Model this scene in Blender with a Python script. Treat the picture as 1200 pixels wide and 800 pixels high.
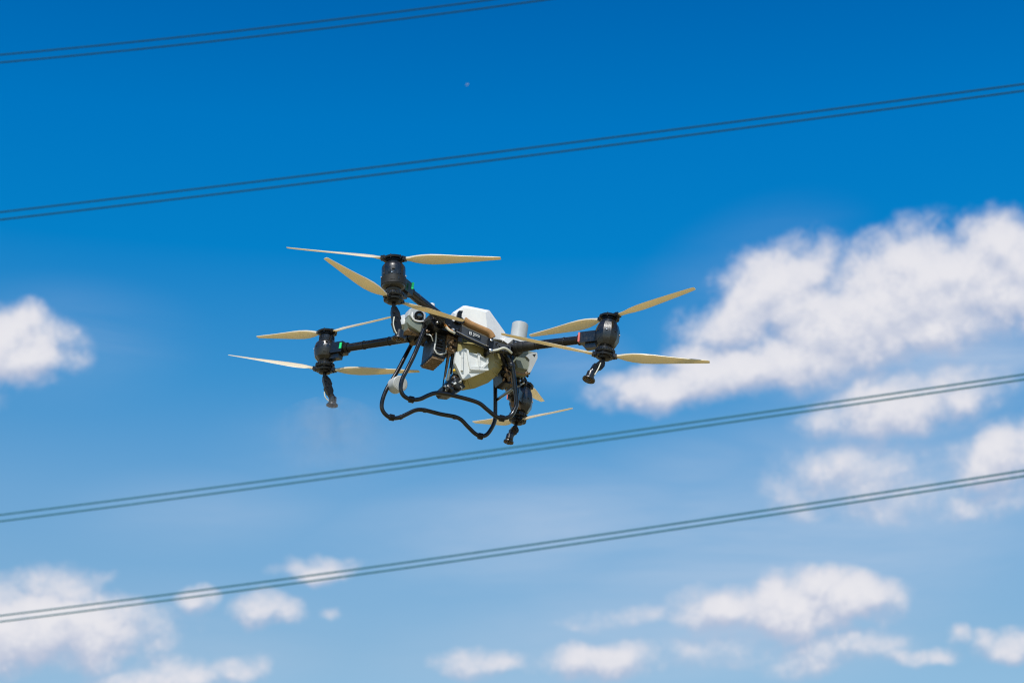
import bpy, bmesh, math, random
from mathutils import Vector, Matrix, Euler
R = math.radians
random.seed(7)
sc = bpy.context.scene
C = sc.collection
for o in list(bpy.data.objects):
    bpy.data.objects.remove(o)

# ------------------------------------------------------------------ camera
CAM_H, PITCH, FPX = 1.7, 23.6, 2400.0          # eye height, upward tilt, focal length (1200 units across the picture)
cd = bpy.data.cameras.new('camera')
cam = bpy.data.objects.new('camera', cd)
C.objects.link(cam)
cam.location = (0, 0, CAM_H)
cam.rotation_euler = (R(90 + PITCH), 0, 0)
cd.sensor_width = 36
cd.lens = FPX / 1200 * 36
cd.clip_start = .1
cd.clip_end = 20000
cd.dof.use_dof = True
cd.dof.focus_distance = 14.3
cd.dof.aperture_fstop = 2.6
sc.camera = cam
sc.cycles.filter_width = 1.15
CM = Euler(cam.rotation_euler).to_matrix()

def ray(u, v):
    """world direction of a picture point"""
    return CM @ Vector(((u - 600) / FPX, (400 - v) / FPX, -1))

# ------------------------------------------------------------------ light
SUN_EL, SUN_AZ = 50, 190        # azimuth clockwise from +Y: behind the camera, a little to the left
ld = bpy.data.lights.new('sun', 'SUN')
ld.energy = 4.6
ld.angle = R(.5)
ld.color = (1, .955, .88)
sun = bpy.data.objects.new('sun', ld)
C.objects.link(sun)
sv = Vector((math.sin(R(SUN_AZ)) * math.cos(R(SUN_EL)), math.cos(R(SUN_AZ)) * math.cos(R(SUN_EL)), math.sin(R(SUN_EL))))
sun.rotation_euler = sv.to_track_quat('Z', 'Y').to_euler()
sun.location = (0, -10, 40)

sc.view_settings.view_transform = 'Standard'
sc.view_settings.look = 'None'
sc.view_settings.exposure = 0
sc.view_settings.gamma = 1

# ------------------------------------------------------------------ sky with clouds
W = bpy.data.worlds.new('World')
sc.world = W
W.use_nodes = True
nt = W.node_tree
N, L = nt.nodes, nt.links
bg = N['Background']
bg.inputs[1].default_value = .1

class G:
    """tiny helper for node trees"""
    def __init__(s, tree):
        s.t = tree
    def inp(s, sock, v):
        if isinstance(v, bpy.types.NodeSocket):
            s.t.links.new(v, sock)
        elif v is not None:
            sock.default_value = v
    def m(s, op, a, b=None, c=None, clamp=False):
        n = s.t.nodes.new('ShaderNodeMath')
        n.operation = op
        n.use_clamp = clamp
        for i, v in enumerate((a, b, c)):
            s.inp(n.inputs[i], v)
        return n.outputs[0]
    def vm(s, op, a, b=None, out=0):
        n = s.t.nodes.new('ShaderNodeVectorMath')
        n.operation = op
        s.inp(n.inputs[0], a)
        s.inp(n.inputs[1], b)
        return n.outputs[out]
    def scale(s, a, k):
        n = s.t.nodes.new('ShaderNodeVectorMath')
        n.operation = 'SCALE'
        s.inp(n.inputs[0], a)
        s.inp(n.inputs['Scale'], k)
        return n.outputs[0]
    def noise(s, vec, sc_, det=6, rough=.55, dist=0, out=0):
        n = s.t.nodes.new('ShaderNodeTexNoise')
        s.inp(n.inputs['Vector'], vec)
        n.inputs['Scale'].default_value = sc_
        n.inputs['Detail'].default_value = det
        n.inputs['Roughness'].default_value = rough
        n.inputs['Distortion'].default_value = dist
        return n.outputs[out]
    def mr(s, v, a, b, c=0, d=1, smooth=False):
        n = s.t.nodes.new('ShaderNodeMapRange')
        if smooth:
            n.interpolation_type = 'SMOOTHSTEP'
        s.inp(n.inputs[0], v)
        for i, x in enumerate((a, b, c, d)):
            s.inp(n.inputs[i + 1], x)
        return n.outputs[0]
    def mix(s, f, a, b, mode='MIX'):
        n = s.t.nodes.new('ShaderNodeMix')
        n.data_type = 'RGBA'
        n.blend_type = mode
        s.inp(n.inputs[0], f)
        s.inp(n.inputs[6], a)
        s.inp(n.inputs[7], b)
        return n.outputs[2]
    def ramp(s, f, stops, interp='LINEAR'):
        n = s.t.nodes.new('ShaderNodeValToRGB')
        n.color_ramp.interpolation = interp
        els = n.color_ramp.elements
        els[0].position, els[0].color = stops[0][0], stops[0][1]
        els[1].position, els[1].color = stops[-1][0], stops[-1][1]
        for p, c in stops[1:-1]:
            e = els.new(p)
            e.color = c
        s.inp(n.inputs[0], f)
        return n.outputs[0]

g = G(nt)
sky = N.new('ShaderNodeTexSky')
sky.sky_type = 'NISHITA'
sky.sun_disc = False
sky.sun_elevation = R(SUN_EL)
sky.sun_rotation = R(SUN_AZ)
sky.air_density, sky.dust_density, sky.ozone_density = 1, .3, 2
tc = N.new('ShaderNodeTexCoord')
dirv = tc.outputs['Generated']
sep = N.new('ShaderNodeSeparateXYZ')
L.new(dirv, sep.inputs[0])
el = g.m('MULTIPLY', g.m('ARCSINE', sep.outputs[2]), 57.29578)
az = g.m('MULTIPLY', g.m('ARCTAN2', sep.outputs[0], sep.outputs[1]), 57.29578)
COSM = math.cos(R(23.6))
azc = g.m('MULTIPLY', az, COSM)

def lin(c):
    return [((x / 255 + .055) / 1.055) ** 2.4 if x > 10 else x / 255 / 12.92 for x in c]

# colour of the clear air by elevation: what the physical sky gives there -> the photograph's deep, saturated blue
GRADE = [  # elevation, physical sky (sRGB), wanted (sRGB)
    (0, (140, 170, 200), (150, 185, 214)), (14.7, (128, 159, 195), (138, 182, 216)), (18.9, (114, 143, 180), (110, 166, 212)),
    (22.4, (104, 132, 170), (60, 145, 206)), (26.0, (97, 124, 161), (4, 128, 200)), (29.5, (91, 117, 153), (0, 117, 192)),
    (33.1, (87, 112, 148), (0, 102, 178)), (60, (80, 104, 140), (0, 84, 158)), (90, (80, 104, 140), (0, 80, 150))]
stops = []
for e, a, b in GRADE:
    A, B = lin(a), lin(b)
    stops.append((e / 90, [B[i] / A[i] / 4 for i in range(3)] + [1]))
grade = g.ramp(g.m('DIVIDE', el, 90, clamp=True), stops)
clear = g.mix(1.0, sky.outputs[0], g.scale(grade, 4), 'MULTIPLY')

comb = N.new('ShaderNodeCombineXYZ')
L.new(azc, comb.inputs[0])
L.new(el, comb.inputs[1])
P2 = comb.outputs[0]

CLOUDS = [  # picture position, half sizes, rotation, weight
    (-8, 407, 78, 44, 6, 1), (30, 384, 38, 26, 0, .8), (-70, 410, 90, 55, 0, 1),
    (50, 738, 125, 44, 3, .95), (70, 694, 55, 24, 0, .75), (-50, 740, 100, 60, 0, 1), (148, 722, 46, 26, 0, .7), (110, 680, 30, 12, 0, .5),
    (226, 702, 20, 16, 0, .62), (308, 714, 38, 19, 0, .68), (366, 669, 44, 17, 5, .62), (385, 714, 16, 9, 0, .5),
    (195, 796, 95, 19, 5, .68), (278, 783, 36, 20, 0, .6),
    (560, 776, 52, 17, 4, .7), (702, 777, 70, 21, 5, .75), (690, 730, 38, 14, 0, .4), (740, 722, 50, 14, 0, .4),
    (848, 712, 52, 28, 5, .85), (930, 715, 74, 44, 0, .9), (1000, 706, 56, 28, -5, .88), (955, 690, 44, 22, 0, .8), (850, 758, 100, 18, 0, .42),
    (985, 764, 95, 22, 12, .55), (1078, 766, 42, 16, 10, .55), (1182, 752, 46, 20, 0, .72), (1128, 742, 12, 14, 0, .45),
    (790, 452, 88, 30, 6, .92), (860, 432, 90, 34, 8, .95), (930, 418, 80, 36, 14, .9), (908, 328, 72, 52, 28, .88), (868, 372, 60, 44, 30, .85), (930, 360, 50, 40, 20, .8), (965, 365, 70, 50, 10, .8), (980, 390, 105, 56, 20, .95), (1045, 350, 115, 70, 24, 1),
    (1125, 328, 92, 60, 12, 1), (1180, 318, 66, 52, 0, 1), (1100, 378, 90, 36, 14, .85), (1240, 325, 80, 52, 0, 1),
    (1060, 476, 112, 34, -2, .78), (1015, 458, 44, 18, 20, .5), (1000, 550, 88, 42, 4, .56), (950, 575, 70, 28, 0, .4), (1170, 533, 74, 30, 16, .8), (1215, 520, 60, 30, 16, .8), (1070, 582, 110, 24, 8, .4), (1160, 585, 80, 26, 0, .42),
]
VEIL = [(670, 425, 70, 30, 10, .22), (250, 600, 210, 30, 6, .14), (640, 625, 330, 50, 7, .32), (950, 630, 360, 76, 7, .38), (840, 540, 190, 30, 6, .2), (400, 530, 120, 60, 0, .1), (1120, 430, 190, 64, 8, .46), (1040, 570, 230, 54, 8, .46), (900, 735, 260, 50, 4, .34),
        (1000, 520, 260, 60, 8, .26), (760, 740, 420, 60, 4, .22), (150, 760, 260, 60, 4, .2), (880, 330, 130, 60, 25, .10), (75, 400, 120, 60, 0, .12)]

def shape_frame(rot, ratio):
    """linear map (as two row vectors) that turns an ellipse of this tilt and length : height into a circle"""
    c, n = math.cos(R(rot)), math.sin(R(rot))
    return lambda x, y: (c * x + n * y, (-n * x + c * y) * ratio)

FRAMES = [(3, 1.25), (20, 1.8), (4, 2.1), (5, 3.2)]

def blobs(h, P, items, grow, inner, smooth):
    """soft union of ellipses; every ellipse costs one distance in one of four shared, stretched frames"""
    fr = []
    for rot, ratio in FRAMES:
        mp = h.t.nodes.new('ShaderNodeMapping')
        mp.vector_type = 'TEXTURE'
        h.t.links.new(P, mp.inputs[0])
        mp.inputs['Rotation'].default_value = (0, 0, R(rot))
        mp.inputs['Scale'].default_value = (1, 1 / ratio, 1)
        fr.append((mp.outputs[0], shape_frame(rot, ratio)))
    best = None
    for (u, v, a, b, rot, wt) in items:
        d = ray(u, v).normalized()
        ce = math.degrees(math.asin(d.z))
        ca = math.degrees(math.atan2(d.x, d.y)) * COSM
        q = min(range(4), key=lambda i: abs(math.log(FRAMES[i][1] / (a / b))) + abs(FRAMES[i][0] - rot) * .03)
        out, f = fr[q]
        x, y = f(ca, ce)
        rad = math.sqrt(a * b * FRAMES[q][1]) * math.degrees(1 / FPX) * grow
        dist = h.vm('DISTANCE', out, (x, y, 0), out=1)
        val = h.mr(dist, 1.35 * rad, inner * rad, 0, wt, smooth=True)
        best = val if best is None else (h.m('SMOOTH_MAX', best, val, .1) if smooth else h.m('MAXIMUM', best, val))
    return best

def dens_at(Pg, h=g):
    """density of the clouds at a direction (degrees of azimuth and elevation)"""
    wob = h.noise(Pg, .6, 3, .5, out=1)
    Pw = h.vm('ADD', Pg, h.scale(h.vm('SUBTRACT', wob, (.5, .5, .5)), 1.2))
    best = blobs(h, Pw, CLOUDS, 1.24, .15, True)
    sp = h.t.nodes.new('ShaderNodeSeparateXYZ')
    h.t.links.new(Pg, sp.inputs[0])
    inx = h.mr(h.m('ABSOLUTE', sp.outputs[0]), 15.5, 22, smooth=True)
    iny = h.mr(h.m('ABSOLUTE', h.m('SUBTRACT', sp.outputs[1], 23.6)), 10.5, 15, smooth=True)
    rest = h.m('MULTIPLY', h.mr(h.noise(Pg, .085, 3, .5), .53, .68, 0, .95, smooth=True), h.m('MAXIMUM', inx, iny))
    best = h.m('MAXIMUM', best, rest)
    f1 = h.noise(Pg, .75, 7, .55, .1)
    wv = h.vm('ADD', Pg, h.scale(h.vm('SUBTRACT', h.noise(Pg, 2.2, 2, .5, out=1), (.5, .5, .5)), .5))
    vo = h.t.nodes.new('ShaderNodeTexVoronoi')
    vo.feature = 'F1'
    vo.voronoi_dimensions = '2D'
    vo.normalize = True
    vo.inputs['Scale'].default_value = .95
    vo.inputs['Detail'].default_value = 3
    vo.inputs['Roughness'].default_value = .55
    vo.inputs['Lacunarity'].default_value = 2.3
    h.t.links.new(wv, vo.inputs['Vector'])
    puff = h.m('SUBTRACT', .38, vo.outputs['Distance'])
    amp = h.m('ADD', h.m('MULTIPLY', h.m('SUBTRACT', f1, .5), .85), h.m('MULTIPLY', puff, .55))
    return h.m('ADD', best, h.m('MULTIPLY', amp, h.mr(best, .02, .3, smooth=True)))

dA = dens_at(P2)
dB = dens_at(g.vm('ADD', P2, (.05, .42, 0)))          # towards the sun, which stands high
dens = g.mr(dA, .12, .82, 0, .95, smooth=True)
lit = g.mr(g.m('SUBTRACT', dA, dB), -.34, .22, 0, 1, smooth=True)
thick = g.mr(dA, .4, 1.1, smooth=True)
tone = g.m('ADD', g.m('MULTIPLY', lit, .62), g.m('MULTIPLY', thick, .38), clamp=True)
ccol = g.mix(tone, tuple(x * 10 for x in lin((180, 190, 214))) + (1,), tuple(x * 10 for x in lin((236, 234, 238))) + (1,))
veil = blobs(g, P2, VEIL, 1.15, .0, False)
streak = g.vm('MULTIPLY', P2, (.10, .5, 1))
veil = g.m('MULTIPLY', veil, g.mr(g.noise(streak, 1.0, 6, .6, .4), .3, .7, .35, 1.5))
air = g.mix(veil, clear, tuple(x * 10 for x in lin((203, 214, 232))) + (1,))
final = g.mix(dens, air, ccol)
L.new(final, bg.inputs[0])

# ------------------------------------------------------------------ materials
def mat(name, col, rough=.5, metal=0, spec=.5, var=.12, nscale=14, bump=.0, bscale=60, transl=0, tcol=None, coat=0, emit=None, dust=0, wear=None):
    m = bpy.data.materials.new(name)
    m.use_nodes = True
    h = G(m.node_tree)
    bs = m.node_tree.nodes['Principled BSDF']
    t = m.node_tree.nodes.new('ShaderNodeTexCoord').outputs['Object']
    n = h.noise(t, nscale, 5, .6)
    c = h.mix(h.mr(n, .3, .7), tuple(x * (1 - var) for x in col) + (1,), tuple(min(1, x * (1 + var)) for x in col) + (1,))
    if dust:
        dn = h.noise(t, nscale * .45, 7, .65, .6)
        c = h.mix(h.mr(dn, .48, .72, 0, dust, smooth=True), c, (.30, .23, .15, 1))
    if wear:
        wn = h.noise(t, 55, 4, .7)
        c = h.mix(h.mr(wn, .62, .7, 0, .7), c, tuple(wear) + (1,))
    h.inp(bs.inputs['Base Color'], c)
    r = h.mr(h.noise(t, nscale * 2.3, 4, .6), .3, .7, max(.03, rough - .1), min(1, rough + .12))
    h.inp(bs.inputs['Roughness'], r)
    bs.inputs['Metallic'].default_value = metal
    bs.inputs['Specular IOR Level'].default_value = spec
    bs.inputs['Coat Weight'].default_value = coat
    if bump:
        b = m.node_tree.nodes.new('ShaderNodeBump')
        b.inputs['Strength'].default_value = bump
        b.inputs['Distance'].default_value = .004
        h.inp(b.inputs['Height'], h.noise(t, bscale, 4, .6))
        h.inp(bs.inputs['Normal'], b.outputs[0])
    if emit:
        bs.inputs['Emission Color'].default_value = tuple(emit[:3]) + (1,)
        bs.inputs['Emission Strength'].default_value = emit[3]
    if transl:
        out = m.node_tree.nodes['Material Output']
        tr = m.node_tree.nodes.new('ShaderNodeBsdfTranslucent')
        h.inp(tr.inputs[0], tuple(tcol) + (1,) if tcol else c)
        mx = m.node_tree.nodes.new('ShaderNodeMixShader')
        mx.inputs[0].default_value = transl
        m.node_tree.links.new(bs.outputs[0], mx.inputs[1])
        m.node_tree.links.new(tr.outputs[0], mx.inputs[2])
        m.node_tree.links.new(mx.outputs[0], out.inputs[0])
    return m

M = dict(
    black=mat('black_plastic', (.005, .005, .006), .28, bump=.1, dust=.03, spec=.35),
    metal=mat('dark_anodised_metal', (.035, .037, .042), .22, .6, dust=.04),
    carbon=mat('carbon_tube', (.006, .006, .007), .28, 0, .35, coat=.15, dust=.03, nscale=30),
    skid=mat('black_painted_tube', (.004, .004, .005), .2, 0, .4, coat=.3, dust=.03, nscale=8),
    housing=mat('motor_housing', (.006, .0058, .0056), .30, .05, .6, coat=.25, bump=.14, bscale=90, dust=.06, nscale=22),
    band=mat('rubber_band', (.009, .009, .008), .55, dust=.05),
    blade=mat('cream_nylon_blade', (.86, .80, .64), .24, 0, .6, var=.05, nscale=7, transl=.42, tcol=(.82, .68, .40)),
    white=mat('white_plastic', (.78, .77, .74), .42, var=.04, bump=.12, dust=.14, nscale=8),
    panel=mat('pale_grey_plastic', (.66, .68, .67), .45, var=.05, bump=.1, dust=.12, nscale=10),
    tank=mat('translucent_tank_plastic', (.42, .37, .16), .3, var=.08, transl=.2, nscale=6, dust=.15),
    grey=mat('light_grey_plastic', (.42, .44, .44), .4, var=.05, bump=.1, dust=.15, nscale=12),
    sage=mat('sage_grey_plastic', (.19, .215, .17), .42, var=.1, bump=.2, dust=.2, nscale=12),
    brown=mat('dusty_brown_plastic', (.20, .13, .075), .6, var=.25, bump=.5, nscale=30, dust=.4),
    tan=mat('tan_bounce_plastic', (.36, .19, .07), .6, var=.2, bump=.3, nscale=20),  # warm ground bounce put into the colour
    battery=mat('battery_case', (.045, .052, .065), .45, var=.15, bump=.2, dust=.1),
    slate=mat('slate_rail', (.05, .052, .055), .38, .2, bump=.15, dust=.15),
    steel=mat('steel', (.55, .55, .55), .25, .9, var=.1),
    hose=mat('clear_white_hose', (.72, .72, .62), .3, transl=.2, var=.08),
    orange=mat('orange_cable', (.75, .30, .05), .4, var=.1),
    green=mat('green_lamp_lens', (.03, .6, .2), .25, emit=(.02, .8, .2, .2)),
    red=mat('red_lamp_lens', (.62, .16, .13), .3),
    yellow=mat('yellow_cap', (.8, .5, .02), .4),
    decal=mat('decal_black', (.006, .006, .007), .3),
    print=mat('decal_print', (.6, .6, .58), .5),
    lens=mat('camera_glass', (.01, .01, .012), .05, 0, .9, coat=1),
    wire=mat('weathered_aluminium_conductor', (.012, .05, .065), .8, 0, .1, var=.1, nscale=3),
    blur_pale_wire=mat('blur_paled_conductor', (.035, .14, .18), .8, 0, .1, var=.1, nscale=3),  # lower wires: same aluminium, blur and haze put into a paler colour
    bird=mat('white_feathers', (.75, .75, .75), .7),
)

# ------------------------------------------------------------------ mesh helpers
def finish(bm, name, m, parent=None, angle=32, bevel=0):
    if bevel:
        bmesh.ops.bevel(bm, geom=[e for e in bm.edges if len(e.link_faces) == 2 and e.calc_face_angle(0) > R(25)], offset=bevel, segments=2, profile=.6, affect='EDGES', clamp_overlap=True)
    bmesh.ops.recalc_face_normals(bm, faces=bm.faces)
    for f in bm.faces:
        f.smooth = True
    for e in bm.edges:
        if len(e.link_faces) == 2 and e.calc_face_angle(0) > R(angle):
            e.smooth = False
    me = bpy.data.meshes.new(name)
    bm.to_mesh(me)
    bm.free()
    me.materials.append(m)
    o = bpy.data.objects.new(name, me)
    C.objects.link(o)
    if parent is not None:
        o.parent = parent
    return o

def B():
    return bmesh.new()

def frame_of(axis):
    axis = axis.normalized()
    h = Vector((0, 0, 1)) if abs(axis.z) < .9 else Vector((1, 0, 0))
    a = axis.cross(h).normalized()
    return a, axis.cross(a).normalized()

def loft(bm, loops, cap0=True, cap1=True):
    rings = [[bm.verts.new(p) for p in lp] for lp in loops]
    n = len(rings[0])
    for r0, r1 in zip(rings, rings[1:]):
        for i in range(n):
            bm.faces.new((r0[i], r0[(i + 1) % n], r1[(i + 1) % n], r1[i]))
    if cap0:
        bm.faces.new(list(reversed(rings[0])))
    if cap1:
        bm.faces.new(rings[-1])
    return bm

def lathe(bm, base, axis, prof, seg=28, phase=0):
    """prof: (radius, distance along axis)"""
    axis = axis.normalized()
    a, b = frame_of(axis)
    loops = []
    for r, h in prof:
        r = max(r, .0006)
        loops.append([base + axis * h + (a * math.cos(t) + b * math.sin(t)) * r for t in [2 * math.pi * i / seg + phase for i in range(seg)]])
    return loft(bm, loops)

def smooth_path(pts, sub=4):
    pts = [Vector(p) for p in pts]
    if len(pts) < 3:
        return pts
    q = [pts[0] * 2 - pts[1]] + pts + [pts[-1] * 2 - pts[-2]]
    out = []
    for i in range(1, len(q) - 2):
        for k in range(sub):
            t = k / sub
            p0, p1, p2, p3 = q[i - 1:i + 3]
            out.append(.5 * ((2 * p1) + (p2 - p0) * t + (2 * p0 - 5 * p1 + 4 * p2 - p3) * t * t + (3 * p1 - p0 - 3 * p2 + p3) * t ** 3))
    out.append(pts[-1])
    return out

def tube(bm, pts, r, seg=12, sub=4):
    pts = smooth_path(pts, sub)
    rs = r if isinstance(r, (list, tuple)) else None
    t0 = (pts[1] - pts[0]).normalized()
    a, _ = frame_of(t0)
    loops = []
    for i, p in enumerate(pts):
        t = (pts[min(i + 1, len(pts) - 1)] - pts[max(i - 1, 0)]).normalized()
        a = (a - t * a.dot(t)).normalized()
        b = t.cross(a)
        rr = r if rs is None else rs[0] + (rs[1] - rs[0]) * i / (len(pts) - 1)
        loops.append([p + (a * math.cos(w) + b * math.sin(w)) * rr for w in [2 * math.pi * k / seg for k in range(seg)]])
    return loft(bm, loops)

def bolt_box(bm, c, x, y, z):
    """box: centre and three full edge vectors"""
    x, y, z = Vector(x) / 2, Vector(y) / 2, Vector(z) / 2
    c = Vector(c)
    return loft(bm, [[c - x - y + s * z, c + x - y + s * z, c + x + y + s * z, c - x + y + s * z] for s in (-1, 1)])

def obox(bm, o, a, b, c):
    """box from a corner and three edge vectors"""
    return bolt_box(bm, Vector(o) + (Vector(a) + Vector(b) + Vector(c)) / 2, a, b, c)

def prism(bm, pts, vec):
    vec = Vector(vec)
    return loft(bm, [[Vector(p) for p in pts], [Vector(p) + vec for p in pts]])

def join_bm(*fns):
    bm = B()
    for f in fns:
        f(bm)
    return bm

def tag(o, label, cat, group=None, kind=None):
    if label:
        o['label'] = label
    if cat:
        o['category'] = cat
    if group:
        o['group'] = group
    if kind:
        o['kind'] = kind
    return o

# ------------------------------------------------------------------ ground
bm = B()
bmesh.ops.create_grid(bm, x_segments=60, y_segments=60, size=6000)
for v_ in bm.verts:
    d = math.hypot(v_.co.x, v_.co.y)
    v_.co.z = 0 if d < 300 else (math.sin(v_.co.x * .0011) + math.cos(v_.co.y * .0013)) * 6 * min(1, (d - 300) / 2000) - 3
gm = bpy.data.materials.new('dry_field')
gm.use_nodes = True
h = G(gm.node_tree)
t = gm.node_tree.nodes.new('ShaderNodeTexCoord').outputs['Object']
c = h.ramp(h.noise(t, .06, 8, .6), [(.3, (.16, .14, .05, 1)), (.5, (.30, .24, .11, 1)), (.7, (.42, .33, .17, 1))])
h.inp(gm.node_tree.nodes['Principled BSDF'].inputs['Base Color'], c)
gm.node_tree.nodes['Principled BSDF'].inputs['Roughness'].default_value = .95
finish(bm, 'field', gm)['kind'] = 'structure'

# ------------------------------------------------------------------ power lines
def wire(name, pts3, H, rad, label, ext=90):
    """three picture points fix the sag of a conductor hung at height H"""
    A = ray(*pts3[0]); Bq = ray(*pts3[2]); Mq = ray(*pts3[1])
    O = Vector((0, 0, CAM_H))
    a = O + A * ((H - CAM_H) / A.z)
    b = O + Bq * ((H - CAM_H) / Bq.z)
    d = b - a
    d.z = 0
    ln = d.length
    d.normalize()
    n = Vector((-d.y, d.x, 0))
    k = (a - O).dot(n) / Mq.dot(n)
    mpt = O + Mq * k
    s = (mpt - a).dot(d)
    q = (mpt.z - H) / (s * (s - ln))          # z = H + q s (s - ln)
    bm = B()
    path = []
    for i in range(81):
        x = -ext + (ln + 2 * ext) * i / 80
        p = a + d * x
        p.z = H + q * x * (x - ln)
        path.append(p)
    tube(bm, path, rad, 8, 1)
    return tag(finish(bm, name, M['wire' if rad < .035 else 'blur_pale_wire']), label, 'power line', 'overhead power line conductors')

WIRES = [
    ((0, 64.5), (300, 34), (575, 0), 40, .026, 'higher wire of the topmost pair, cutting off the upper left corner of the sky'),
    ((0, 73.5), (300, 43), (640, 0), 39.6, .026, 'lower wire of the topmost pair, cutting off the upper left corner of the sky'),
    ((0, 248.7), (600, 176), (1200, 98.7), 38, .030, 'higher wire of the second pair down, crossing the clear blue above the drone'),
    ((0, 257.5), (600, 185), (1200, 106.5), 37.6, .030, 'lower wire of the second pair down, nearest above the rotors of the drone'),
    ((0, 603), (600, 524), (1200, 438.5), 31, .037, 'higher wire of the third pair down, passing close under the drone'),
    ((0, 610.5), (600, 530.5), (1200, 444.5), 30.6, .037, 'lower wire of the third pair down, passing close under the drone'),
    ((0, 721), (600, 641), (1200, 551), 30, .041, 'higher wire of the bottom pair, running across the low clouds'),
    ((0, 728), (600, 647.5), (1200, 557.5), 29.6, .041, 'lowest wire of all, running across the low clouds'),
]
for p0, p1, p2, H, rad, lab in WIRES:
    wire('power_line_wire', (p0, p1, p2), H, rad, lab)

# ------------------------------------------------------------------ distant bird
bp = Vector((0, 0, CAM_H)) + ray(547.5, 99.5) * 210
root = bpy.data.objects.new('bird', None)
C.objects.link(root)
root.location = bp
root.rotation_euler = (0, 0, .5)
tag(root, 'tiny white speck of a bird high in the clear sky above the drone', 'bird')
bm = B()
lathe(bm, Vector((-.10, 0, 0)), Vector((1, 0, 0)), [(.003, -.02), (.02, .02), (.036, .08), (.036, .12), (.022, .17), (.02, .20), (.012, .225), (.003, .25)], 10)
finish(bm, 'body', M['bird'], root)
for s in (-1, 1):
    bm = B()
    loft(bm, [[Vector((.05, s * .01, .01)), Vector((-.05, s * .01, .008)), Vector((-.05, s * .01, .0)), Vector((.05, s * .01, .0))],
              [Vector((.06, s * .12, .05)), Vector((-.03, s * .12, .045)), Vector((-.03, s * .12, .04)), Vector((.06, s * .12, .04))],
              [Vector((.0, s * .25, .03)), Vector((-.03, s * .25, .03)), Vector((-.03, s * .25, .027)), Vector((.0, s * .25, .027))]])
    finish(bm, 'wing', M['bird'], root)

# ------------------------------------------------------------------ the drone
# body frame: +X along the landing skids (to the right and away), +Y away to the left, +Z up; origin in the middle of the four motors
RB = Matrix(((0.915, -0.39, 0.105), (-0.246, -0.332, 0.911), (-0.32, -0.859, -0.4)))
e0 = RB.col[0].normalized(); e2 = (RB.col[2] - e0 * RB.col[2].dot(e0)).normalized(); e1 = e2.cross(e0)
RB = Matrix((e0, e1, e2)).transposed()
TB = Vector((-0.3593, -0.0244, -14.7066))
WR = CM @ RB
drone = bpy.data.objects.new('spray_drone', None)
C.objects.link(drone)
drone.location = Vector((0, 0, CAM_H)) + CM @ TB
drone.rotation_euler = WR.to_euler()
tag(drone, 'four-armed crop spraying drone hovering with cream rotor blades, white tank and black skids', 'drone')
EYE = RB.transposed() @ (-TB)                 # the camera's place in the body frame

def bray(u, v):
    return RB.transposed() @ Vector(((u - 600) / FPX, (400 - v) / FPX, -1))

def P(u, v, x=None, y=None, z=None):
    d = bray(u, v)
    if y is not None:
        k = (y - EYE.y) / d.y
    elif x is not None:
        k = (x - EYE.x) / d.x
    else:
        k = (z - EYE.z) / d.z
    return EYE + d * k

def PL(pts, **k):
    return [P(u, v, **k) for u, v in pts]

ZUP = Vector((0, 0, 1))
XU = Vector((1, 0, 0))
YU = Vector((0, 1, 0))

# --- blades
CH = [(.055, .018, .014), (.10, .024, .015), (.15, .038, .014), (.2, .056, .013), (.27, .076, .012), (.36, .087, .011), (.46, .084, .010), (.58, .073, .008),
      (.7, .061, .007), (.82, .050, .006), (.92, .040, .005), (.985, .033, .004), (1.0, .026, .003)]
RBL = .735

def blade(parent, hub, tip, lead_sign, doff=0):
    """propeller blade from hub to tip; lead_sign +1: turns clockwise seen from above"""
    s = (tip - hub)
    Rr = s.length
    s.normalize()
    up = (ZUP - s * ZUP.dot(s)).normalized()
    lead = s.cross(up) * lead_sign          # leading edge direction
    bm = B()
    loops = []
    for i, (f, ch, th) in enumerate(CH):
        th_deg = 37 - 23 * min(1, f / .95) if f > .2 else 32 * max(0, (f - .05) / .15)
        w = R(th_deg + doff * min(1, f / .25))
        cdir = lead * math.cos(w) + up * math.sin(w)
        ndir = s.cross(cdir) * (1 if s.cross(cdir).dot(up) > 0 else -1)
        cen = hub + s * (f * Rr) + up * (.012 * f * f) - lead * (.010 * math.sin(math.pi * f)) - lead * (.02 * f * f)
        lp = []
        for k in range(14):
            a = 2 * math.pi * k / 14
            xx = math.copysign(abs(math.cos(a)) ** (.75 if math.cos(a) > 0 else 1), math.cos(a))
            zz = math.copysign(abs(math.sin(a)) ** .6, math.sin(a))
            camber = .10 * ch * (1 - xx * xx) * .5
            lp.append(cen + cdir * (xx * ch / 2) + ndir * (zz * th / 2 * (.9 + .9 * max(xx, 0) + .3 * xx) + camber))
        loops.append(lp)
    loft(bm, loops)
    return finish(bm, 'blade', M['blade'], parent, angle=60)

def tip_point(hub, u, v, rad=RBL):
    """the point on the circle swept by the blade that is seen at (u, v)"""
    d = bray(u, v).normalized()
    oc = EYE - hub
    b = oc.dot(d)
    c = oc.dot(oc) - rad * rad
    disc = b * b - c
    if disc <= 0:
        q = EYE + d * (-b)
        return hub + (q - hub).normalized() * rad
    c1 = [EYE + d * (-b + sg * math.sqrt(disc)) for sg in (-1, 1)]
    return min(c1, key=lambda q: abs(q.z - hub.z))

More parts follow.
